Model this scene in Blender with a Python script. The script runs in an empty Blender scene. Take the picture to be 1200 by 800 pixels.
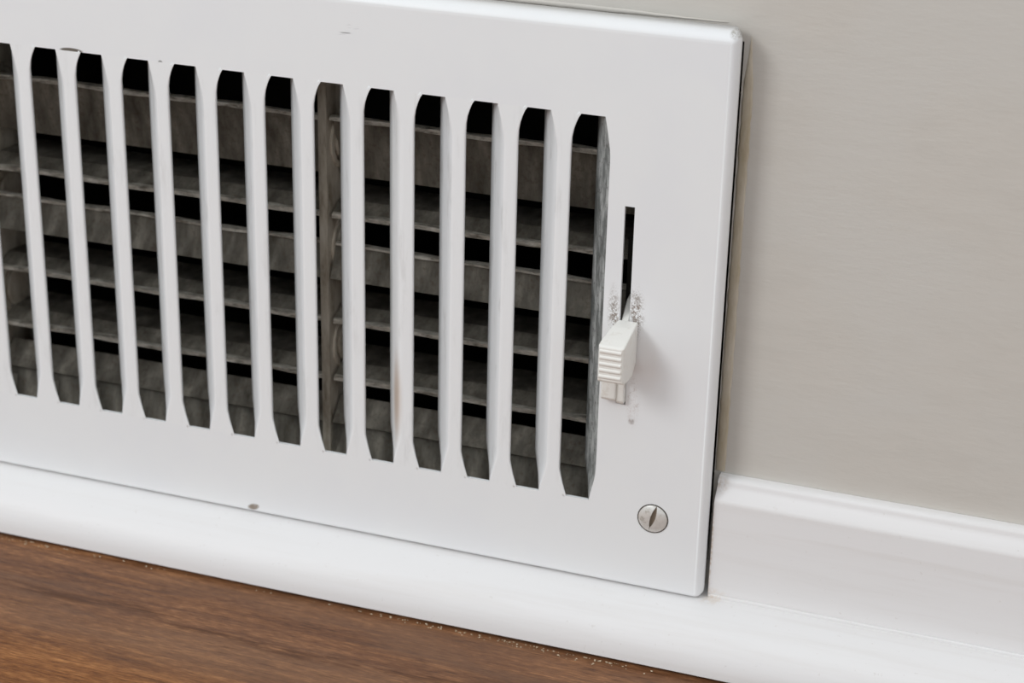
import bpy, bmesh, math, random
from mathutils import Matrix, Vector

random.seed(7)
S = bpy.context.scene
COL = S.collection
MM = 0.001
FLOOR = -131.3            # floor level in the measuring frame (mm); origin = top of the last slot, front of the faceplate


def W(x, y, z):           # measuring frame (mm) -> world (m), floor at z = 0
    return Vector((x * MM, y * MM, (z - FLOOR) * MM))


# ------------------------------------------------------------------ camera
cam = bpy.data.cameras.new('camera')
cam_o = bpy.data.objects.new('camera', cam)
COL.objects.link(cam_o)
right = Vector((0.94199964, 0.33487122, 0.02231474))
down = Vector((0.15092389, -0.36328808, -0.91937139))
fwd = Vector((-0.29976434, 0.86941534, -0.3927573))
m = Matrix((right, -down, -fwd)).transposed().to_4x4()
m.translation = W(125.298, -407.08, 126.345)
cam_o.matrix_world = m
cam.sensor_width = 36.0
cam.lens = 2324.62 * 36.0 / 1200.0
cam.clip_start = 0.01
cam.dof.use_dof = True
cam.dof.focus_distance = 0.452
cam.dof.aperture_fstop = 20.0
S.camera = cam_o

# ------------------------------------------------------------------ light
world = bpy.data.worlds.new('room_ambient')
S.world = world
world.use_nodes = True
bg = world.node_tree.nodes['Background']
bg.inputs['Color'].default_value = (0.925, 0.965, 1.0, 1)
bg.inputs['Strength'].default_value = 0.80


def area(name, loc, target, size, power, color=(1, 1, 1)):
    l = bpy.data.lights.new(name, 'AREA')
    l.shape = 'RECTANGLE'
    l.size, l.size_y = size
    l.energy = power
    l.color = color
    o = bpy.data.objects.new(name, l)
    COL.objects.link(o)
    o.location = loc
    o.rotation_euler = (Vector(target) - Vector(loc)).to_track_quat('-Z', 'Y').to_euler()
    return o


area('overhead_fill', (0.3, -1.4, 2.3), (0, 0, 0.1), (1.4, 1.4), 6, (0.98, 0.99, 1.0))  # unseen fill from above, added to lift the upward-facing surfaces
area('window_daylight', (-1.55, -1.9, 1.7), (0, 0, 0.08), (0.8, 0.9), 25, (0.95, 0.98, 1.0))

S.view_settings.view_transform = 'Standard'
S.view_settings.look = 'None'
S.view_settings.gamma = 1.0
S.view_settings.use_curve_mapping = False
S.view_settings.exposure = 0.07


# ------------------------------------------------------------------ material helpers
def lin(r, g, b):
    f = lambda c: ((c / 255) / 12.92) if c / 255 <= 0.04045 else (((c / 255) + 0.055) / 1.055) ** 2.4
    return (f(r), f(g), f(b), 1)


class Mat:
    def __init__(self, name, color, rough=0.5, metal=0.0, spec=0.5):
        self.m = bpy.data.materials.new(name)
        self.m.use_nodes = True
        self.nt = self.m.node_tree
        self.b = self.nt.nodes['Principled BSDF']
        self.b.inputs['Roughness'].default_value = rough
        self.b.inputs['Metallic'].default_value = metal
        self.b.inputs['Specular IOR Level'].default_value = spec
        self.b.inputs['Base Color'].default_value = color
        self.color = color
        self._tc = None

    def n(self, t, **kw):
        nd = self.nt.nodes.new(t)
        for k, v in kw.items():
            setattr(nd, k, v)
        return nd

    def link(self, a, b):
        self.nt.links.new(a, b)

    def tc(self):
        if self._tc is None:
            self._tc = self.n('ShaderNodeTexCoord').outputs['Object']
        return self._tc

    def math(self, op, a, b=None, clamp=False):
        nd = self.n('ShaderNodeMath', operation=op, use_clamp=clamp)
        for i, v in enumerate((a, b)):
            if v is None:
                continue
            if isinstance(v, (int, float)):
                nd.inputs[i].default_value = v
            else:
                self.link(v, nd.inputs[i])
        return nd.outputs[0]

    def mapping(self, loc=(0, 0, 0), rot=(0, 0, 0), scale=(1, 1, 1), typ='POINT'):
        nd = self.n('ShaderNodeMapping', vector_type=typ)
        self.link(self.tc(), nd.inputs['Vector'])
        nd.inputs['Location'].default_value = loc
        nd.inputs['Rotation'].default_value = rot
        nd.inputs['Scale'].default_value = scale
        return nd.outputs[0]

    def noise(self, vec, scale, detail=4, rough=0.55, dist=0.0):
        nd = self.n('ShaderNodeTexNoise')
        self.link(vec, nd.inputs['Vector'])
        nd.inputs['Scale'].default_value = scale
        nd.inputs['Detail'].default_value = detail
        nd.inputs['Roughness'].default_value = rough
        nd.inputs['Distortion'].default_value = dist
        return nd.outputs['Fac']

    def ramp(self, fac, stops):
        nd = self.n('ShaderNodeValToRGB')
        self.link(fac, nd.inputs[0])
        cr = nd.color_ramp
        while len(cr.elements) < len(stops):
            cr.elements.new(0.5)
        for e, (p, c) in zip(cr.elements, stops):
            e.position = p
            e.color = c if len(c) == 4 else (*c, 1)
        return nd.outputs[0]

    def step(self, fac, a, b, lo=0.0, hi=1.0):
        nd = self.n('ShaderNodeMapRange', interpolation_type='SMOOTHSTEP')
        self.link(fac, nd.inputs[0])
        for i, v in zip((1, 2, 3, 4), (a, b, lo, hi)):
            nd.inputs[i].default_value = v
        return nd.outputs[0]

    def mix(self, fac, a, b):
        nd = self.n('ShaderNodeMix', data_type='RGBA')
        if isinstance(fac, (int, float)):
            nd.inputs[0].default_value = fac
        else:
            self.link(fac, nd.inputs[0])
        for i, v in ((6, a), (7, b)):
            if isinstance(v, tuple):
                nd.inputs[i].default_value = v
            else:
                self.link(v, nd.inputs[i])
        return nd.outputs[2]

    def spot(self, c, r, rotY=0.0, soft=(1.0, 0.4)):
        """soft elliptical mask around point c (m, object space) with radii r (x, y, z)"""
        v = self.n('ShaderNodeVectorMath', operation='SUBTRACT')
        self.link(self.tc(), v.inputs[0])
        v.inputs[1].default_value = c
        mp = self.n('ShaderNodeMapping')
        self.link(v.outputs[0], mp.inputs['Vector'])
        mp.inputs['Rotation'].default_value = (0, rotY, 0)
        d = self.n('ShaderNodeVectorMath', operation='DIVIDE')
        self.link(mp.outputs[0], d.inputs[0])
        d.inputs[1].default_value = r
        ln = self.n('ShaderNodeVectorMath', operation='LENGTH')
        self.link(d.outputs[0], ln.inputs[0])
        return self.step(ln.outputs['Value'], soft[0], soft[1])

    def bump(self, h, strength, dist):
        nd = self.n('ShaderNodeBump')
        self.link(h, nd.inputs['Height'])
        nd.inputs['Strength'].default_value = strength
        nd.inputs['Distance'].default_value = dist
        self.link(nd.outputs[0], self.b.inputs['Normal'])

    def base(self, sock):
        self.link(sock, self.b.inputs['Base Color'])

    def rough(self, sock):
        self.link(sock, self.b.inputs['Roughness'])


# ------------------------------------------------------------------ geometry helpers
REG = (-77.0, 8.5, -117.2)     # the register's base point (mm)


def mesh(name, verts, faces, smooth=False):
    me = bpy.data.meshes.new(name)
    me.from_pydata([(x * MM, y * MM, z * MM) for x, y, z in verts], [], faces)
    me.update()
    bm = bmesh.new()
    bm.from_mesh(me)
    bmesh.ops.remove_doubles(bm, verts=bm.verts, dist=1e-7)
    bmesh.ops.recalc_face_normals(bm, faces=bm.faces)
    bm.to_mesh(me)
    bm.free()
    if smooth:
        for p in me.polygons:
            p.use_smooth = True
    return me


def put(name, me, mat, parent=None, loc=(0, 0, 0), label=None, kind=None, cat=None, group=None):
    """loc in mm; relative to the parent, or in the measuring frame for top-level objects"""
    o = bpy.data.objects.new(name, me)
    COL.objects.link(o)
    if mat and not me.materials:
        me.materials.append(mat)
    if parent:
        o.parent = parent
        o.location = Vector(loc) * MM
    else:
        o.location = W(*loc)
    for k, v in (('label', label), ('kind', kind), ('category', cat), ('group', group)):
        if v:
            o[k] = v
    return o


def empty(name, loc, label, cat):
    o = bpy.data.objects.new(name, None)
    COL.objects.link(o)
    o.empty_display_size = 0.01
    o.location = W(*loc)
    o['label'] = label
    o['category'] = cat
    return o


def thick(o, t, offset=-1.0):
    md = o.modifiers.new('thickness', 'SOLIDIFY')
    md.thickness = t * MM
    md.offset = offset
    return o


def bevel(o, w, seg=2, angle=35):
    md = o.modifiers.new('edges', 'BEVEL')
    md.width = w * MM
    md.segments = seg
    md.limit_method = 'ANGLE'
    md.angle_limit = math.radians(angle)
    return o


def autosmooth(me, angle=40):
    for p in me.polygons:
        p.use_smooth = True
    me.set_sharp_from_angle(angle=math.radians(angle))


def box(x0, x1, y0, y1, z0, z1):
    v = [(x, y, z) for x in (x0, x1) for y in (y0, y1) for z in (z0, z1)]
    f = [(0, 1, 3, 2), (4, 6, 7, 5), (0, 4, 5, 1), (2, 3, 7, 6), (0, 2, 6, 4), (1, 5, 7, 3)]
    return v, f


def extrude_x(profile, x0, x1, n=1, jitter=None):
    """closed (y, z) profile swept along x"""
    v, f = [], []
    k = len(profile)
    for i in range(n + 1):
        x = x0 + (x1 - x0) * i / n
        for j, (y, z) in enumerate(profile):
            dy, dz = jitter(x, j) if jitter else (0, 0)
            v.append((x, y + dy, z + dz))
    for i in range(n):
        for j in range(k):
            a, b = i * k + j, i * k + (j + 1) % k
            f.append((a, b, b + k, a + k))
    f.append(tuple(range(k)))
    f.append(tuple(n * k + j for j in reversed(range(k))))
    return v, f


def R(x, y, z):           # measuring frame -> register-local mm
    return (x - REG[0], y - REG[1], z - REG[2])


def RL(verts):
    return [R(*v) for v in verts]


def Ro(x, y, z):          # measuring frame -> register-local metres, for texture masks
    return tuple(c * MM for c in R(x, y, z))


# ------------------------------------------------------------------ materials
WHITE = lin(238, 239, 239)

# faceplate enamel with the marks the plate carries and a painted lever shadow
M = Mat('white_enamel', WHITE, 0.38, spec=0.4)
fine = M.noise(M.tc(), 2600, 3, 0.6)
mott = M.noise(M.tc(), 60, 3, 0.5)
col = M.mix(M.step(mott, 0.35, 0.7), WHITE, lin(236, 237, 238))
speck = M.math('ADD', M.math('MULTIPLY', M.noise(M.tc(), 3000, 3, 0.75), 0.62), M.math('MULTIPLY', M.noise(M.tc(), 420, 3, 0.6), 0.38))


def stain_or_shade(mt, col, c, r, color, amount, rotY=0.0, noise=None, thr=(0.45, 0.6), soft=(1.0, 0.4)):
    mk = mt.spot(Ro(*c), tuple(v * MM for v in r), rotY, soft)
    if noise is not None:
        mk = mt.math('MULTIPLY', mk, mt.step(noise, *thr))
    return mt.mix(mt.math('MULTIPLY', mk, amount), col, color)


DIRT = lin(120, 96, 74)
streak = M.noise(M.mapping(rot=(0, math.radians(-28), 0), scale=(160, 500, 1500)), 1.0, 3, 0.6)
# speckled grime beside the lever's slot, with the lever's shadow tinted in
col = stain_or_shade(M, col, (9.6, 0, -47.0), (2.0, 2, 9.5), lin(112, 92, 72), 0.85, 0.04, speck, (0.46, 0.57), (1.0, 0.1))
col = stain_or_shade(M, col, (14.9, 0, -45.5), (2.6, 2, 8.5), lin(104, 80, 58), 0.9, 0.04, speck, (0.45, 0.56), (1.0, 0.1))
col = stain_or_shade(M, col, (17.2, 0, -57.5), (5.5, 2, 9.5), lin(190, 172, 162), 0.18, 0.25, None)  # soft tint that paints the lever's shadow onto the plate
col = stain_or_shade(M, col, (15.2, 0, -68.0), (2.0, 2, 8.0), lin(168, 146, 134), 0.45, 0, speck, (0.45, 0.66))
col = stain_or_shade(M, col, (15.0, 0, -73.0), (1.0, 2, 1.0), lin(120, 100, 90), 0.5, 0, speck, (0.42, 0.55))
# scuff, nicks and stain
col = stain_or_shade(M, col, (-56.2, 0, 13.0), (4.2, 2, 1.5), lin(120, 120, 122), 0.8, 0.35, streak, (0.56, 0.66), (1.0, 0.3))
col = stain_or_shade(M, col, (-129.6, 0, 0.15), (3.6, 2, 0.75), lin(92, 84, 74), 0.95, 0, None, soft=(1.0, 0.7))
col = stain_or_shade(M, col, (-105.4, 0, 0.0), (0.75, 2, 0.55), lin(110, 108, 104), 0.8, 0, None, soft=(1.0, 0.5))
col = stain_or_shade(M, col, (-84.5, 0, -115.3), (2.0, 2, 1.0), lin(120, 102, 80), 0.85, 0.3, speck, (0.40, 0.5), (1.0, 0.6))
# worn top corner
col = stain_or_shade(M, col, (33.6, 2, 21.3), (1.7, 6, 1.4), lin(150, 145, 132), 0.75, 0, speck, (0.40, 0.6), (1.0, 0.6))
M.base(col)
M.bump(M.math('ADD', M.math('MULTIPLY', fine, 0.25), M.math('MULTIPLY', mott, 0.6)), 0.05, 0.0004)
ENAMEL = M.m


def bar_mat(name, dirt, rust=False, grime=False, tone=None):
    tone = tone or WHITE
    B = Mat(name, tone, 0.4, spec=0.4)
    oi = B.n('ShaderNodeObjectInfo').outputs['Random']
    off = B.n('ShaderNodeCombineXYZ')
    B.link(B.math('MULTIPLY', oi, 37.0), off.inputs[2])
    ad = B.n('ShaderNodeVectorMath', operation='ADD')
    B.link(B.tc(), ad.inputs[0])
    B.link(off.outputs[0], ad.inputs[1])
    mp = B.n('ShaderNodeMapping')
    B.link(ad.outputs[0], mp.inputs['Vector'])
    mp.inputs['Scale'].default_value = (330, 330, 60)
    smear = B.noise(mp.outputs[0], 1.0, 5, 0.65)
    c = B.mix(B.math('MULTIPLY', B.step(smear, 0.52, 0.75), dirt), tone, lin(150, 146, 140))
    if rust:
        mk = B.spot((0.0055, 0.001, -0.078), (0.003, 0.004, 0.016), 0, (1.0, 0.2))
        c = B.mix(B.math('MULTIPLY', mk, 0.6), c, lin(176, 142, 108))
    if grime:
        sp = B.noise(B.tc(), 900, 4, 0.7)
        gr = B.noise(mp.outputs[0], 1.7, 5, 0.7)
        c = B.mix(B.step(gr, 0.3, 0.62), lin(188, 190, 188), lin(104, 107, 105))
        c = B.mix(B.math('MULTIPLY', B.step(sp, 0.55, 0.68), 0.6), c, lin(58, 54, 48))
        B.b.inputs['Roughness'].default_value = 0.6
    B.base(c)
    return B.m


BAR = bar_mat('bar_enamel', 0.14)
BLADE_SHADED = bar_mat('shaded_blade_enamel', 0.35, tone=lin(228, 230, 231))  # greyer enamel copy: the blades' shade put into the colour, with dirt smears
BAR_RUST = bar_mat('bar_enamel_rust_stained', 0.2, rust=True)
BLADE_GRIME = bar_mat('dusty_blade_metal', 0.9, grime=True)

# dusty sheet metal of the damper
V = Mat('dusty_galvanised_metal', lin(110, 106, 98), 0.62, 0.25, 0.3)
d1 = V.noise(V.mapping(scale=(230, 150, 55)), 1.0, 5, 0.65)
d2 = V.noise(V.tc(), 900, 3, 0.6)
c = V.ramp(d1, [(0.3, lin(84, 80, 71)), (0.55, lin(128, 123, 113)), (0.75, lin(164, 158, 145))])
c = V.mix(V.math('MULTIPLY', V.step(d2, 0.5, 0.7), 0.35), c, lin(84, 66, 48))
V.base(c)
V.bump(d2, 0.15, 0.0002)
VANE = V.m

L = Mat('worn_edge_metal', lin(170, 166, 156), 0.5, 0.3, 0.4)
e1 = L.noise(L.mapping(scale=(260, 900, 900)), 1.0, 4, 0.7)
L.base(L.ramp(e1, [(0.32, lin(120, 113, 102)), (0.5, lin(196, 190, 178)), (0.7, lin(232, 228, 218))]))
L.bump(e1, 0.5, 0.0004)
EDGE = L.m

D = Mat('stained_divider_metal', lin(150, 142, 128), 0.6, 0.15, 0.3)
e1 = D.noise(D.mapping(scale=(300, 160, 70)), 1.0, 5, 0.65)
D.base(D.ramp(e1, [(0.3, lin(122, 110, 94)), (0.5, lin(178, 169, 154)), (0.72, lin(204, 197, 184))]))
DIVIDER = D.m

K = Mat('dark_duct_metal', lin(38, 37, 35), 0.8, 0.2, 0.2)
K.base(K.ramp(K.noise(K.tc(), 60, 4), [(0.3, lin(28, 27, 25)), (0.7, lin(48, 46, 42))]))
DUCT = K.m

GR = Mat('dark_gap_shadow', lin(70, 64, 58), 0.8)  # dark colour standing in for shade in the gap round a screw
GR.base(GR.ramp(GR.noise(GR.tc(), 1500, 3), [(0.3, lin(52, 47, 42)), (0.7, lin(104, 98, 90))]))
GAP_SHADOW = GR.m
SLOT = Mat('brown_screw_slot', lin(138, 124, 108), 0.8).m  # flat brown for the walls and bottom of the screw slot

# lever plastic
P = Mat('ivory_plastic', lin(236, 233, 226), 0.4, spec=0.45)
pn = P.noise(P.tc(), 420, 4, 0.6)
P.base(P.mix(P.math('MULTIPLY', P.step(pn, 0.55, 0.72), 0.3), lin(237, 235, 229), lin(196, 182, 164)))
LEVER = P.m

# screw steel
N = Mat('brushed_screw_steel', lin(196, 194, 190), 0.4, 0.35, 0.5)
sn = N.noise(N.tc(), 700, 4, 0.65)
N.base(N.ramp(sn, [(0.3, lin(186, 180, 170)), (0.45, lin(222, 220, 215)), (0.75, lin(234, 232, 228))]))
N.b.inputs['Anisotropic'].default_value = 0.6
STEEL = N.m

# wall paint
A = Mat('greige_wall_paint', lin(202, 195, 185), 0.72, spec=0.25)
w1 = A.noise(A.mapping(scale=(70, 70, 260)), 1.0, 5, 0.6)
w2 = A.noise(A.tc(), 26, 3, 0.5)
w3 = A.noise(A.mapping(scale=(350, 350, 1100)), 1.0, 3, 0.6)
cc = A.mix(A.step(w1, 0.4, 0.72), lin(203, 198, 190), lin(200, 195, 187))
cc = A.mix(A.step(w2, 0.42, 0.66), cc, lin(203, 199, 192))
A.base(cc)
A.bump(A.math('ADD', A.math('MULTIPLY', w1, 0.7), A.math('MULTIPLY', w3, 0.25)), 0.32, 0.0005)
WALL = A.m

CK = Mat('yellowed_caulk', lin(196, 184, 164), 0.6)
cn = CK.noise(CK.mapping(scale=(300, 300, 90)), 1.0, 4, 0.6)
CK.base(CK.ramp(cn, [(0.3, lin(176, 163, 138)), (0.55, lin(194, 184, 166)), (0.75, lin(205, 197, 183))]))
CK.bump(cn, 0.3, 0.0006)
CAULK = CK.m

# painted wood trim
T = Mat('white_trim_paint', lin(232, 230, 231), 0.48, spec=0.4)
t1 = T.noise(T.mapping(scale=(14, 260, 260)), 1.0, 5, 0.6)
t2 = T.noise(T.tc(), 700, 3, 0.65)
tcw = T.mix(T.step(t1, 0.45, 0.75), lin(230, 228, 227), lin(225, 222, 220))
tcw = T.mix(T.math('MULTIPLY', T.step(t2, 0.66, 0.74), 0.25), tcw, lin(186, 176, 166))
for c_, r_, k_, am in (((35.5, 3, -104), (0.55, 4, 16), lin(186, 160, 130), 0.7), ((36.2, 5.5, -88), (2.6, 5, 3.0), lin(176, 152, 126), 0.45),
                       ((36.5, 2, -116.5), (5, 4, 2.2), lin(206, 186, 164), 0.5)):
    mk = T.math('MULTIPLY', T.spot(tuple(q * MM for q in c_), tuple(q * MM for q in r_), 0, (1.0, 0.2)), T.step(t2, 0.35, 0.6))
    tcw = T.mix(T.math('MULTIPLY', mk, am), tcw, k_)
T.base(tcw)
T.bump(T.math('ADD', t1, T.math('MULTIPLY', t2, 0.2)), 0.12, 0.0005)
TRIM = T.m


# wood plank
F = Mat('brown_wood_plank', lin(112, 76, 52), 0.45, spec=0.28)
oi = F.n('ShaderNodeObjectInfo').outputs['Random']
cx = F.n('ShaderNodeCombineXYZ')
F.link(F.math('MULTIPLY', oi, 11.0), cx.inputs[0])
F.link(F.math('MULTIPLY', oi, 5.0), cx.inputs[1])
ad = F.n('ShaderNodeVectorMath', operation='ADD')
F.link(F.tc(), ad.inputs[0])
F.link(cx.outputs[0], ad.inputs[1])


def fmap(sx, sy, sz=1.0, rot=0.0):
    mp = F.n('ShaderNodeMapping')
    F.link(ad.outputs[0], mp.inputs['Vector'])
    mp.inputs['Scale'].default_value = (sx, sy, sz)
    mp.inputs['Rotation'].default_value = (0, 0, rot)
    return mp.outputs[0]


broad = F.noise(fmap(7, 60), 1.0, 4, 0.55, 0.4)
mid = F.noise(fmap(34, 420), 1.0, 6, 0.68, 0.5)
fin = F.noise(fmap(260, 2600), 1.0, 3, 0.7)
pore = F.noise(fmap(70, 1300), 1.0, 3, 0.7)
gsum = F.math('ADD', F.math('MULTIPLY', broad, 0.28), F.math('ADD', F.math('MULTIPLY', mid, 0.36), F.math('MULTIPLY', fin, 0.36)))
wc = F.ramp(gsum, [(0.40, lin(74, 43, 22)), (0.47, lin(108, 70, 44)), (0.53, lin(130, 88, 58)), (0.61, lin(176, 126, 86))])
hue = F.noise(fmap(9, 40), 1.0, 3, 0.55)
wc = F.mix(F.math('MULTIPLY', F.step(hue, 0.42, 0.62), 0.4), wc, lin(126, 95, 73))
wc = F.mix(F.math('MULTIPLY', F.step(pore, 0.57, 0.68), 0.6), wc, lin(66, 38, 20))
# the dark heart streak that runs along the plank and the redder wood beyond it
sepv = F.n('ShaderNodeSeparateXYZ')
F.link(F.tc(), sepv.inputs[0])
wob = F.noise(fmap(16, 3), 1.0, 3, 0.55)
yy = F.math('ADD', sepv.outputs[1], F.math('MULTIPLY', F.math('SUBTRACT', wob, 0.5), 0.014))
dd = F.math('ABSOLUTE', F.math('SUBTRACT', yy, 0.0195))
brk = F.step(F.noise(fmap(48, 420), 1.0, 4, 0.7), 0.42, 0.58)
wc = F.mix(F.math('MULTIPLY', F.math('MULTIPLY', F.step(dd, 0.0034, 0.0003), brk), 0.85), wc, lin(76, 42, 16))
red = F.ramp(gsum, [(0.41, lin(88, 48, 20)), (0.5, lin(142, 90, 46)), (0.61, lin(190, 132, 78))])
wc = F.mix(F.math('MULTIPLY', F.step(yy, 0.010, -0.012), 0.75), wc, red)
F.base(wc)
F.rough(F.step(mid, 0.3, 0.7, 0.36, 0.52))
F.bump(F.math('ADD', F.math('MULTIPLY', mid, 0.6), F.math('MULTIPLY', fin, 0.4)), 0.25, 0.0006)
WOOD = F.m

SUB = Mat('dark_subfloor', lin(30, 26, 22), 0.9).m
CR = Mat('pale_crumb', lin(200, 176, 140), 0.9)
CR.base(CR.ramp(CR.noise(CR.tc(), 900, 2), [(0.35, lin(150, 124, 92)), (0.65, lin(222, 206, 180))]))
CRUMB = CR.m

# ------------------------------------------------------------------ the setting
WALL_Y = 8.5
OX0, OX1, OZ0, OZ1 = -232.0, 33.8, -110.5, 18.0      # opening in the wall behind the register
rects = [(-700, OX0, -131.3, 1300), (OX1, 620, -131.3, 1300), (OX0, OX1, OZ1, 1300), (OX0, OX1, -131.3, OZ0)]
v, f = [], []
for x0, x1, z0, z1 in rects:
    bv, bf = box(x0, x1, WALL_Y, WALL_Y + 26, z0, z1)
    f += [tuple(i + len(v) for i in q) for q in bf]
    v += bv
put('wall_back', mesh('wall_back', v, f), WALL, kind='structure', label='greige painted wall behind the vent')

# floor: sub-floor with planks running along the wall
fl = put('floor', mesh('floor', *box(-700, 620, -900, 40, -12, -6)), SUB, kind='structure', loc=(0, 0, FLOOR),
         label='brown wood plank floor')
pv, pf = box(-520, 520, -64, 64, -6, 0)
pm = mesh('plank', pv, pf)
for r in range(7):
    for k in (-1, 0, 1):
        xo = -60 + k * 1041 + (0 if r == 0 else (r * 377) % 700 - 350)
        if xo - 520 > 620 or xo + 520 < -700:
            continue
        # each plank's object space starts at the wall side of its row
        o = put('plank', pm, WOOD, parent=fl, loc=(xo, -54.5 - r * 128.4, 0))
        bevel(o, 0.4, 1)

# the plank material reads object space; the row beside the wall has its centre 54.5 mm out, so shift the streak
# shoe moulding
prof = [(8.4, -117.3)]
for i in range(15):
    a = math.pi / 2 * i / 14
    prof.append((3.2 - 15.7 * math.sin(a) ** 0.93, -130.25 + 12.95 * math.cos(a) ** 0.93 if i < 14 else -130.25))
prof += [(8.4, -130.25)]


def wob_shoe(x, j):
    return (0.25 * math.sin(x / 90.0) + 0.12 * math.sin(x / 23.0 + 1), 0.0) if 3 < j < 16 else (0, 0)


me = mesh('shoe', *extrude_x(prof, -700, 620, 60, wob_shoe))
autosmooth(me, 50)
put('trim_1', me, TRIM, kind='structure', label='white rounded shoe moulding along the floor')

# baseboards with an eased, stepped top
bp = [(8.4, -130.9), (3.0, -130.9), (3.0, -92.2), (3.08, -91.7), (3.35, -91.1), (5.1, -89.0), (5.4, -88.6), (5.6, -88.1), (5.7, -87.5),
      (5.95, -87.0), (6.5, -86.6), (7.3, -86.4), (8.4, -86.35)]
for nm, x0, x1 in (('baseboard_right', 35.45, 620), ('baseboard_left', -700, -238.2)):
    me = mesh(nm, *extrude_x(bp, x0, x1, 24))
    autosmooth(me, 28)
    put(nm, me, TRIM, kind='structure', label='white painted baseboard ' + ('right of the vent' if 'right' in nm else 'beyond the far end of the vent'))


def bead(pts, r, seed, flat=1.0):
    """an uneven bead of caulk along a polyline in the wall plane"""
    rnd = random.Random(seed)
    v, f = [], []
    n = 6
    for (x, y, z), (ax, az) in pts:
        rr = r * rnd.uniform(0.92, 1.1)
        for k in range(n):
            a = 2 * math.pi * k / n
            v.append((x + ax * rr * math.cos(a), y - flat * rr * math.sin(a), z + az * rr * math.cos(a)))
    for i in range(len(pts) - 1):
        for k in range(n):
            a, b = i * n + k, i * n + (k + 1) % n
            f.append((a, b, b + n, a + n))
    return v, f


rnd = random.Random(3)
pts = [((35.35 - 0.2 * (i / 70), WALL_Y + 0.12, 19.5 - 105.5 * i / 70), (1 - max(0, 1 - i / 8), 0)) for i in range(71)]
me = mesh('caulk', *bead(pts, 1.45, 1, 0.25), smooth=True)
put('trim_2', me, CAULK, kind='structure', label='yellowed caulk bead down the vent edge')
pts = [((-230 + 260 * i / 80, WALL_Y + 0.1, 21.85 + rnd.uniform(-.04, .04)), (0, min(1.0, (80 - i) / 8))) for i in range(81)]
me = mesh('caulk_top', *bead(pts, 0.7, 2, 0.5), smooth=True)
put('trim_3', me, WALL, kind='structure', label='painted bead over the vent top edge')
pts = [((35.6 + 585 * i / 90, 2.9, -117.0 + rnd.uniform(-.03, .03)), (0, 1)) for i in range(91)]
me = mesh('caulk_base', *bead(pts, 0.6, 5, 0.35), smooth=True)
put('trim_4', me, TRIM, kind='structure', label='painted joint between baseboard and shoe moulding')

# duct behind the opening
dv, df = [], []
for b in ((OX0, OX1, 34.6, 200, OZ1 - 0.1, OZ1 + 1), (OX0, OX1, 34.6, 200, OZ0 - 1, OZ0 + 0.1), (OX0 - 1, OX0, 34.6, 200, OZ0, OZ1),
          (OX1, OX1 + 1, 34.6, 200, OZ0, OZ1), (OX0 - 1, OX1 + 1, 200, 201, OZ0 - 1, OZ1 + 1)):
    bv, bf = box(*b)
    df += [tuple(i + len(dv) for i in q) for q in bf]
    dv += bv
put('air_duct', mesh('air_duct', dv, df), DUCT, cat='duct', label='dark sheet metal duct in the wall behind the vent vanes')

# ------------------------------------------------------------------ the wall register
reg = empty('air_register', REG, 'white metal air vent register with vertical slots, lever and screw', 'air vent')

PITCH = 12.7
NS = 19                                # slots; slot 0 is the one beside the lever, counted to the left
H = 95.6
# one slot's outline relative to the slot's upper-left cut corner (x, z)
LEFT = [(0, 0), (-0.6, -0.9), (-1.15, -2.2), (-1.7, -3.9), (-2.05, -5.8), (-2.2, -8.6), (-2.3, -88.5), (-2.1, -90.2), (-0.34, -H)]
RIGHT = [(5.58, 0), (6.35, -3.8), (6.95, -7.6), (7.08, -9.5), (6.85, -87.2), (6.7, -89.0), (5.39, -H)]
CX0 = -(NS - 1) * PITCH                # slot at the far end
CRL, CRR, CRT, CRB = CX0 - 27.5, 32.65, 19.1, -116.0      # creases of the plate's flat face
SL = (11.0, 13.35, -69.0, -20.2)       # lever slot

# faceplate: flat bands round the slots
v, f = [], []


def poly(pts):
    f.append(tuple(range(len(v), len(v) + len(pts))))
    v.extend((x, 0.0, z) for x, z in pts)


xs = [CRL] + [CX0] + [c for k in range(NS - 1, -1, -1) for c in (-k * PITCH, -k * PITCH + 5.58)][1:] + [SL[0], SL[1], CRR]
for a, b in zip(xs[:-1], xs[1:]):
    poly([(a, 0), (b, 0), (b, CRT), (a, CRT)])
xb = [CRL] + [c for k in range(NS - 1, -1, -1) for c in (-k * PITCH - 0.34, -k * PITCH + 5.39)] + [SL[0], SL[1], CRR]
for a, b in zip(xb[:-1], xb[1:]):
    poly([(a, CRB), (b, CRB), (b, -H), (a, -H)])
# right margin, between the last slot, the lever slot and the edge
zs = [0, -3.8, -7.6, -9.5, SL[3], SL[2], -87.2, -89.0, -H]


def rx(z):
    for (x0, z0), (x1, z1) in zip(RIGHT[:-1], RIGHT[1:]):
        if z1 <= z <= z0:
            return x0 + (x1 - x0) * (z0 - z) / (z0 - z1)
    return RIGHT[-1][0]


for z0, z1 in zip(zs[:-1], zs[1:]):
    poly([(rx(z0), z0), (SL[0], z0), (SL[0], z1), (rx(z1), z1)])
    if not (z0 <= SL[3] and z1 >= SL[2]):
        poly([(SL[0], z0), (SL[1], z0), (SL[1], z1), (SL[0], z1)])
    poly([(SL[1], z0), (CRR, z0), (CRR, z1), (SL[1], z1)])
for (x0, z0), (x1, z1) in zip(LEFT[:-1], LEFT[1:]):
    poly([(CRL, z0), (CX0 + x0, z0), (CX0 + x1, z1), (CRL, z1)])

# pressed rim: rings from the crease out and back to the wall
NC = 7


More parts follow.
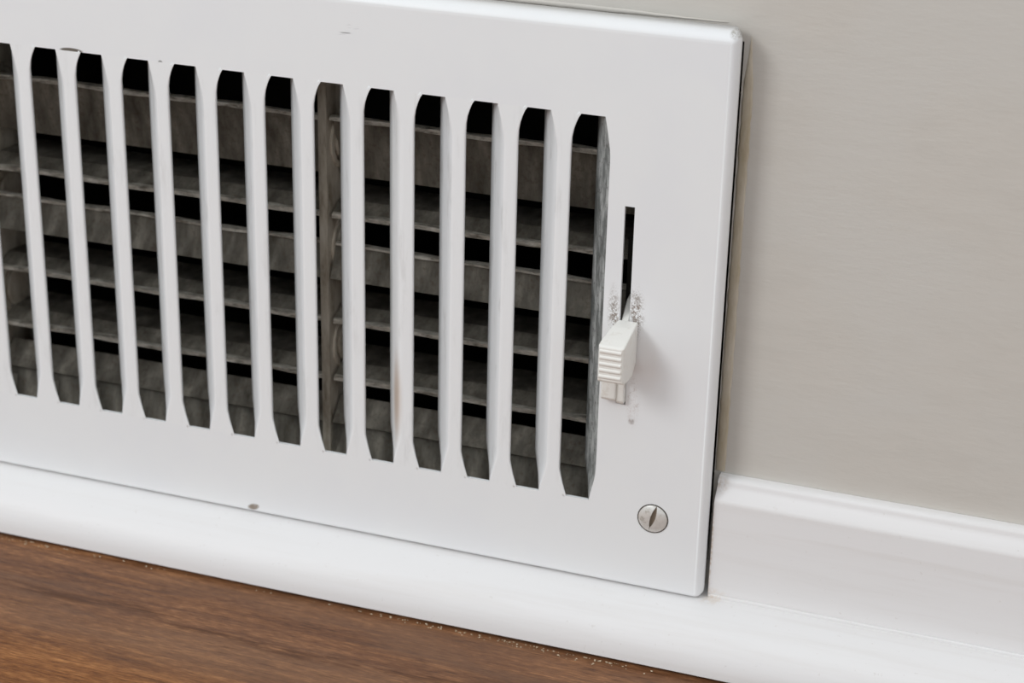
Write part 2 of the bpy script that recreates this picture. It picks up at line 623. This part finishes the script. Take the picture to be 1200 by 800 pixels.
def ring(oL, oR, oT, oB, rad, yfun):
    x0, x1, z0, z1 = CRL - oL, CRR + oR, CRB - oB, CRT + oT
    out = []
    for cx_, cz_, a0 in ((x1 - rad, z1 - rad, 0), (x0 + rad, z1 - rad, 90), (x0 + rad, z0 + rad, 180), (x1 - rad, z0 + rad, 270)):
        for i in range(NC):
            a = math.radians(a0 + 90 * i / (NC - 1))
            x, z = cx_ + rad * math.cos(a), cz_ + rad * math.sin(a)
            out.append((x, yfun(x, z), z))
    return out


def rimback(x, z):
    # the plate hangs a hair off the wall at its lower right
    t = max(0.0, min(1.0, (x - 31.5) / 2.6))
    s = max(0.0, min(1.0, (22 - z) / 30.0))
    return 8.3 - t * (5.0 + 0.7 * s)


steps = [(0.0, 0.0, 0.05), (0.22, 0.02, 0.5), (0.5, 0.14, 1.0), (0.78, 0.42, 1.5), (0.94, 0.75, 1.9), (1.0, 1.0, 2.1)]
oL, oR, oT, oB, dep = 1.9, 1.9, 2.6, 1.2, 2.5
rings = [ring(oL * s, oR * s, oT * s, oB * s, rad, (lambda x, z, d=d: d * dep)) for s, d, rad in steps]
rings.append(ring(oL, oR, oT, oB, 2.1, rimback))
base = len(v)
n = 4 * NC
for rg in rings:
    v.extend(rg)
for i in range(len(rings) - 1):
    for k in range(n):
        a, b = base + i * n + k, base + i * n + (k + 1) % n
        f.append((a, b, b + n, a + n))
me = mesh('faceplate', RL(v), f)
# keep the front sheet's normals towards the room
bm = bmesh.new()
bm.from_mesh(me)
bmesh.ops.remove_doubles(bm, verts=bm.verts, dist=2e-5)
big = max((q for q in bm.faces if abs(q.normal.y) > 0.9), key=lambda q: q.calc_area())
bmesh.ops.recalc_face_normals(bm, faces=bm.faces)
if big.normal.y > 0:
    bmesh.ops.reverse_faces(bm, faces=bm.faces)
bm.to_mesh(me)
bm.free()
autosmooth(me, 32)
for p_ in me.polygons:
    if abs(p_.normal.y) > 0.995:
        p_.use_smooth = False
plate = put('faceplate', me, ENAMEL, reg)
thick(plate, 0.8)

# one bar: flat strip with a small roll on its right and a blade bent back on its left
ST = [0, -0.9, -1.6, -2.4, -3.8, -5.8, -7.6, -9.5, -30, -60, -80, -87.2, -89.0, -92.4, -H]


def lerp_poly(P_, z):
    for (x0, z0), (x1, z1) in zip(P_[:-1], P_[1:]):
        if z1 <= z <= z0:
            return x0 + (x1 - x0) * (z0 - z) / (z0 - z1)
    return P_[-1][0]


BX, BY = 2.4, 5.2                       # back edge of a blade


def section(z, with_flat=True):
    xl = lerp_poly(RIGHT, z)
    xr = lerp_poly(LEFT, z) + PITCH
    # how far the blade is developed at this height
    if z > -1.6:
        g = 0.86 + 0.14 * (-z / 1.6)
    elif z < -86:
        g = max(0.04, 1 - ((-86 - z) / 9.6) ** 1.6)
    else:
        g = 1.0
    e = min(1.0, min(-z, H + z) / 8.0)  # roundness of the crease
    bx, by = xl + (BX - xl) * g, BY * g
    out = []
    for t in (1.0, 0.66, 0.33, 0.12):
        out.append((xl + (bx - xl) * t, by * t + 0.02 * e))
    out.append((xl + 0.25 * e, 0.10 * e))
    out.append((xl + 0.8 * e, 0.0))
    if with_flat:
        out.append((xr - 0.55 * e, 0.0))
        out.append((xr - 0.16 * e, 0.08 * e))
        out.append((xr, 0.35 * e + 0.02))
        out.append((xr - 0.05, 0.9 * e + 0.1))
    return out


def loft(secs, zz, dx=0.0):
    v, f = [], []
    k = len(secs[0])
    for s, z in zip(secs, zz):
        v += [(x + dx, y, z) for x, y in s]
    for i in range(len(secs) - 1):
        for j in range(k - 1):
            a = i * k + j
            f.append((a, a + 1, a + 1 + k, a + k))
    return v, f


def front(me):
    s = sum(p.normal.y * p.area for p in me.polygons)
    if s > 0:
        me.flip_normals()


bar_me = mesh('bar', *loft([section(z) for z in ST], ST))
front(bar_me)
bar_me.materials.append(BAR)
bar_me.materials.append(BLADE_SHADED)
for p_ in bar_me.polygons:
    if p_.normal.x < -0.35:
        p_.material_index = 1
autosmooth(bar_me, 30)
for p_ in bar_me.polygons:
    if abs(p_.normal.y) > 0.998:
        p_.use_smooth = False
for k in range(1, NS):
    b = put('bar', bar_me, BAR, reg, loc=R(-k * PITCH, 0, 0))
    if k == 4:
        for sl_ in b.material_slots:
            sl_.link = 'OBJECT'
            sl_.material = BAR_RUST
    thick(b, 0.7)
blade_me = mesh('blade', *loft([section(z, False)[:5] for z in ST], ST))
front(blade_me)
autosmooth(blade_me, 30)
b = put('blade', blade_me, BLADE_GRIME, reg, loc=R(0, 0, 0), label='dust-grimed grey blade of the last slot')
thick(b, 0.6)

# ---------------------------------------------------------------- damper behind the slots
SEG = [(-66.9, 27.5), (-164.0, -69.0), (CX0 - 12.5, -166.1)]     # vane runs between the dividers
# (front y, front z, back y, back z)
VN = [(14.5, -13.4, 18.5, -28.4), (13.0, -37.3, 33.0, -36.0), (15.0, -45.5, 11.3, -53.6), (13.0, -65.3, 31.0, -64.4),
      (13.0, -80.9, 31.0, -79.2), (16.5, -87.4, 11.2, -93.0)]
for (x0, x1) in SEG:
    for i, (yf, zf, yb, zb) in enumerate(VN):
        d = Vector((yb - yf, zb - zf)).normalized()
        nrm = Vector((-d.y, d.x)) * 0.45
        A_, B_ = Vector((yf, zf)), Vector((yb, zb))
        mid_ = Vector((yf + 4.5, zf + 2.3)) if i in (1, 3, 4) else (A_ + B_) / 2 + nrm * 0.9
        prof = [A_ + nrm, mid_ + nrm, B_ + nrm, B_ - nrm, mid_ - nrm, A_ - nrm]
        me = mesh('vane', RL(extrude_x([tuple(q) for q in prof], x0, x1)[0]), extrude_x([tuple(q) for q in prof], x0, x1)[1])
        vo = put('vane', me, VANE, reg)
        if i < 5:
            lip = [(yf - 1.3, zf + 0.75), (yf - 0.5, zf + 1.0), (yf + 0.9, zf + 0.7), (yf + 0.9, zf - 0.45), (yf - 0.4, zf - 0.55), (yf - 1.3, zf - 0.25)]
            if i == 0:
                lip = [(y - 2.0, z + 0.9) for y, z in lip]
            if i in (2,):
                lip = [(y, zf + (z - zf) * 0.6) for y, z in lip]
            rr = random.Random(int(x0) + i)
            ph = [rr.uniform(0, 6) for _ in range(3)]
            jit = lambda x, j: (0.12 * math.sin(x / 5 + ph[0] + j), 0.16 * math.sin(x / 7.3 + ph[1]) + 0.1 * math.sin(x / 2.9 + ph[2] + j))
            lv, lf = extrude_x(lip, x0 + 0.3, x1 - 0.3, 44, jit)
            lm = mesh('front_lip', RL(lv), lf)
            autosmooth(lm, 40)
            put('front_lip', lm, EDGE, vo, label='worn bright front edge')

# frame that carries the vanes
fv, ff = [], []
for bx_ in ((CX0 - 14, 29, 9.5, 30, -1.0, 0.6), (CX0 - 14, 29, 9.5, 30, -109.5, -108.3),
            (28, 29.2, 9.5, 30, -109, 0.6), (CX0 - 14, CX0 - 12.8, 9.5, 30, -109, 0.6)):
    bv, bf = box(*bx_)
    ff += [tuple(i + len(fv) for i in q) for q in bf]
    fv += bv
i0 = len(fv)
for x_ in (CX0 - 13, 28.2):
    fv += [(x_, 13.2, -94.0), (x_, 14.2, -94.0), (x_, 10.4, -108.4), (x_, 9.4, -108.4)]
ff += [(i0, i0 + 1, i0 + 5, i0 + 4), (i0 + 1, i0 + 2, i0 + 6, i0 + 5), (i0 + 2, i0 + 3, i0 + 7, i0 + 6), (i0 + 3, i0, i0 + 4, i0 + 7)]
put('damper_frame', mesh('damper_frame', RL(fv), ff), VANE, reg)
bm_ribs = mesh('bottom_rib', *extrude_x([(0, 0), (-1.2, -0.4), (-4.6, -12), (-3.0, -12)], -0.7, 0.7))
for k in range(NS):
    put('frame_rib', bm_ribs, VANE, reg, loc=R(-k * PITCH + 3.6, 13.6, -95.6))

# dividers with the pivot bosses of the vanes
for x in (-68.0, -165.0):
    dv, df = box(x - 0.7, x + 0.5, 10.8, 33, -108, 0)
    fv_, ff_ = box(x - 1.2, x + 0.9, 10.2, 11.0, -108, 0)
    df += [tuple(i + len(dv) for i in q) for q in ff_]
    dv += fv_
    do = put('divider', mesh('divider', RL(dv), df), DIVIDER, reg)
    for zc, yc in ((-19.5, 21.0), (-47.0, 21.0), (-73.5, 21.0)):
        bv, bf = [], []
        prof_ = [(0, 0.9), (5.0, 0.9), (5.5, 0.7), (5.6, -0.2), (6.5, -0.2), (6.7, 0.6), (7.6, 0.5), (7.8, 0)]
        q = 18
        for rr_, hh in prof_:
            for k in range(q):
                a = 2 * math.pi * k / q
                bv.append((x + 0.5 + hh, yc + rr_ * math.cos(a), zc + rr_ * math.sin(a)))
        for i in range(len(prof_) - 1):
            for k in range(q):
                a, b_ = i * q + k, i * q + (k + 1) % q
                bf.append((a, b_, b_ + q, a + q))
        put('pivot_boss', mesh('pivot_boss', RL(bv), bf), DIVIDER, do)

# ---------------------------------------------------------------- lever
YF = -12.0
lev_v = []
# knob body: section polygons at front, middle and back (x0, x1, ztop, zbot, y)
secs = [(9.9, 15.5, -49.9, -58.3, YF), (9.6, 15.75, -49.6, -58.7, YF + 0.6), (9.75, 15.8, -48.9, -59.4, -9.0), (10.4, 15.7, -47.9, -59.9, -4.0),
        (10.9, 15.55, -47.6, -57.4, -0.3)]
kv, kf = [], []
for x0, x1, zt, zb, y in secs:
    kv += [(x0, y, zt), (x1, y, zt), (x1, y, zb), (x0, y, zb)]
for i in range(len(secs) - 1):
    for k in range(4):
        a, b_ = i * 4 + k, i * 4 + (k + 1) % 4
        kf.append((a, b_, b_ + 4, a + 4))
kf += [(0, 1, 2, 3), tuple(range(len(kv) - 4, len(kv)))]
lever_me = mesh('lever', RL(kv), kf)
lever = put('lever', lever_me, LEVER, reg, label='ivory plastic damper lever')
bevel(lever, 0.7, 3, 30)
for i in range(5):
    z = -51.0 - i * 1.55
    q = []
    for t in range(7):
        a = math.pi * t / 6
        q.append((YF + 0.12 - 0.36 * math.sin(a), z + 0.52 * math.cos(a)))
    rv, rf = extrude_x(q, 10.1 , 15.2, 1)
    rm = mesh('grip_ridge', RL(rv), rf)
    autosmooth(rm, 60)
    put('grip_ridge', rm, LEVER, lever)
# tail clip below the knob and the stem that rides in the slot
tv, tf = extrude_x([(-0.2, -58.0), (-2.4, -57.0), (-2.4, -66.8), (-2.0, -67.5), (-0.2, -67.8)], 7.9, 11.45)
t = put('tail', mesh('tail', RL(tv), tf), LEVER, lever)
bevel(t, 0.35, 2)
tv, tf = extrude_x([(9, -56.0), (-1.4, -55.0), (-1.7, -67.6), (-0.9, -68.5), (9, -68.6)], 11.35, 13.25)
t = put('stem', mesh('stem', RL(tv), tf), LEVER, lever)
bevel(t, 0.3, 2)
tv, tf = extrude_x([(-0.4, -49.0), (4.5, -44.2), (9, -43.0), (9, -54), (-0.4, -54)], 11.3, 13.05)
t = put('stem', mesh('stem', RL(tv), tf), LEVER, lever)
bevel(t, 0.2, 1)
# the linkage bracket that shows through the slot
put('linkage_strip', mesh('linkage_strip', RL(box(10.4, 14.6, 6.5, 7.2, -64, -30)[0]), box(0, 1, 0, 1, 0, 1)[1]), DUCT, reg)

# ---------------------------------------------------------------- screws


def screw(sx, sz, ang):
    r, hgt = 3.55, 0.75
    v, f = [], []
    ca, sa = math.cos(ang), math.sin(ang)

    def add(u, w, y):
        v.append((sx + u * ca - w * sa, y, sz + u * sa + w * ca))
        return len(v) - 1
    # two halves either side of a lens-shaped slot; u across the slot, w along it
    for sgn in (-1, 1):
        rows = []
        nw, nu = 14, 7
        for i in range(nw + 1):
            w = -r * math.cos(math.pi * i / nw) * 0.999
            ue = math.sqrt(max(0, r * r - w * w))
            us = (0.62 if sgn > 0 else 0.5) * max(0.0, 1 - (w - 0.7) ** 2 / (2.9 ** 2)) + 0.05
            us = min(us, ue)
            row = [add(sgn * us, w, -0.03)]
            for j in range(nu + 1):
                u = us + (ue - us) * j / nu
                rr_ = min(1.0, math.hypot(u, w) / r)
                row.append(add(sgn * u, w, -hgt * (1 - rr_ ** 2.6) - 0.12))
            row.append(add(sgn * ue, w, 0.5))
            rows.append(row)
        for a, b_ in zip(rows[:-1], rows[1:]):
            for j in range(len(a) - 1):
                f.append((a[j], a[j + 1], b_[j + 1], b_[j]))
    me = mesh('screw', RL(v), f)
    autosmooth(me, 40)
    me.materials.append(STEEL)
    me.materials.append(SLOT)
    for p_ in me.polygons:
        if abs(p_.normal.y) < 0.5:
            p_.material_index = 1
    so = put('screw', me, STEEL, reg, label='steel slotted screw head')
    # bottom of the slot
    fv_ = [(sx + u * ca - w * sa, -0.05, sz + u * sa + w * ca) for u, w in ((-0.8, -2.9), (0.8, -2.9), (0.8, 3.4), (-0.8, 3.4))]
    put('slot_floor', mesh('slot_floor', RL(fv_), [(0, 1, 2, 3)]), SLOT, so)
    # dark ring painted in for the shadow gap round the head
    gv, gf = [], []
    q = 40
    for k in range(q):
        a = 2 * math.pi * k / q
        for rr_, y in ((3.5, -0.02), (3.62, -0.14), (3.8, -0.1), (3.86, 0.05)):
            gv.append((sx + rr_ * math.cos(a), y, sz + rr_ * math.sin(a)))
    for k in range(q):
        for j in range(3):
            a, b_ = k * 4 + j, ((k + 1) % q) * 4 + j
            gf.append((a, b_, b_ + 1, a + 1))
    put('gap_shadow_ring', mesh('gap_shadow_ring', RL(gv), gf), GAP_SHADOW, so)


screw(21.52, -97.46, math.radians(-14))
screw(CX0 - 16.0, -97.46, math.radians(40))

# ---------------------------------------------------------------- crumbs along the floor gap
rnd = random.Random(11)
v, f = [], []
for k in range(170):
    x = rnd.choice((rnd.gauss(-4, 9), rnd.gauss(12, 6), rnd.gauss(-32, 12), rnd.uniform(-150, 30), rnd.gauss(-142, 9)))
    y = -12.7 - abs(rnd.gauss(0, 0.9))
    s = rnd.uniform(0.1, 0.3)
    i0 = len(v)
    for dx, dy, dz in ((1, 0, 0.5), (-1, 0, 0.5), (0, 1, 0.5), (0, -1, 0.5), (0, 0, 1.2), (0, 0, 0)):
        v.append((x + dx * s * rnd.uniform(.6, 1.6), y + dy * s * rnd.uniform(.6, 1.2), FLOOR + dz * s * 0.9))
    for a, b_, c_ in ((0, 2, 4), (2, 1, 4), (1, 3, 4), (3, 0, 4), (2, 0, 5), (1, 2, 5), (3, 1, 5), (0, 3, 5)):
        f.append((i0 + a, i0 + b_, i0 + c_))
put('dust_crumbs', mesh('dust_crumbs', v, f), CRUMB, kind='stuff', cat='dust', label='pale dust crumbs on the wood floor along the shoe moulding')
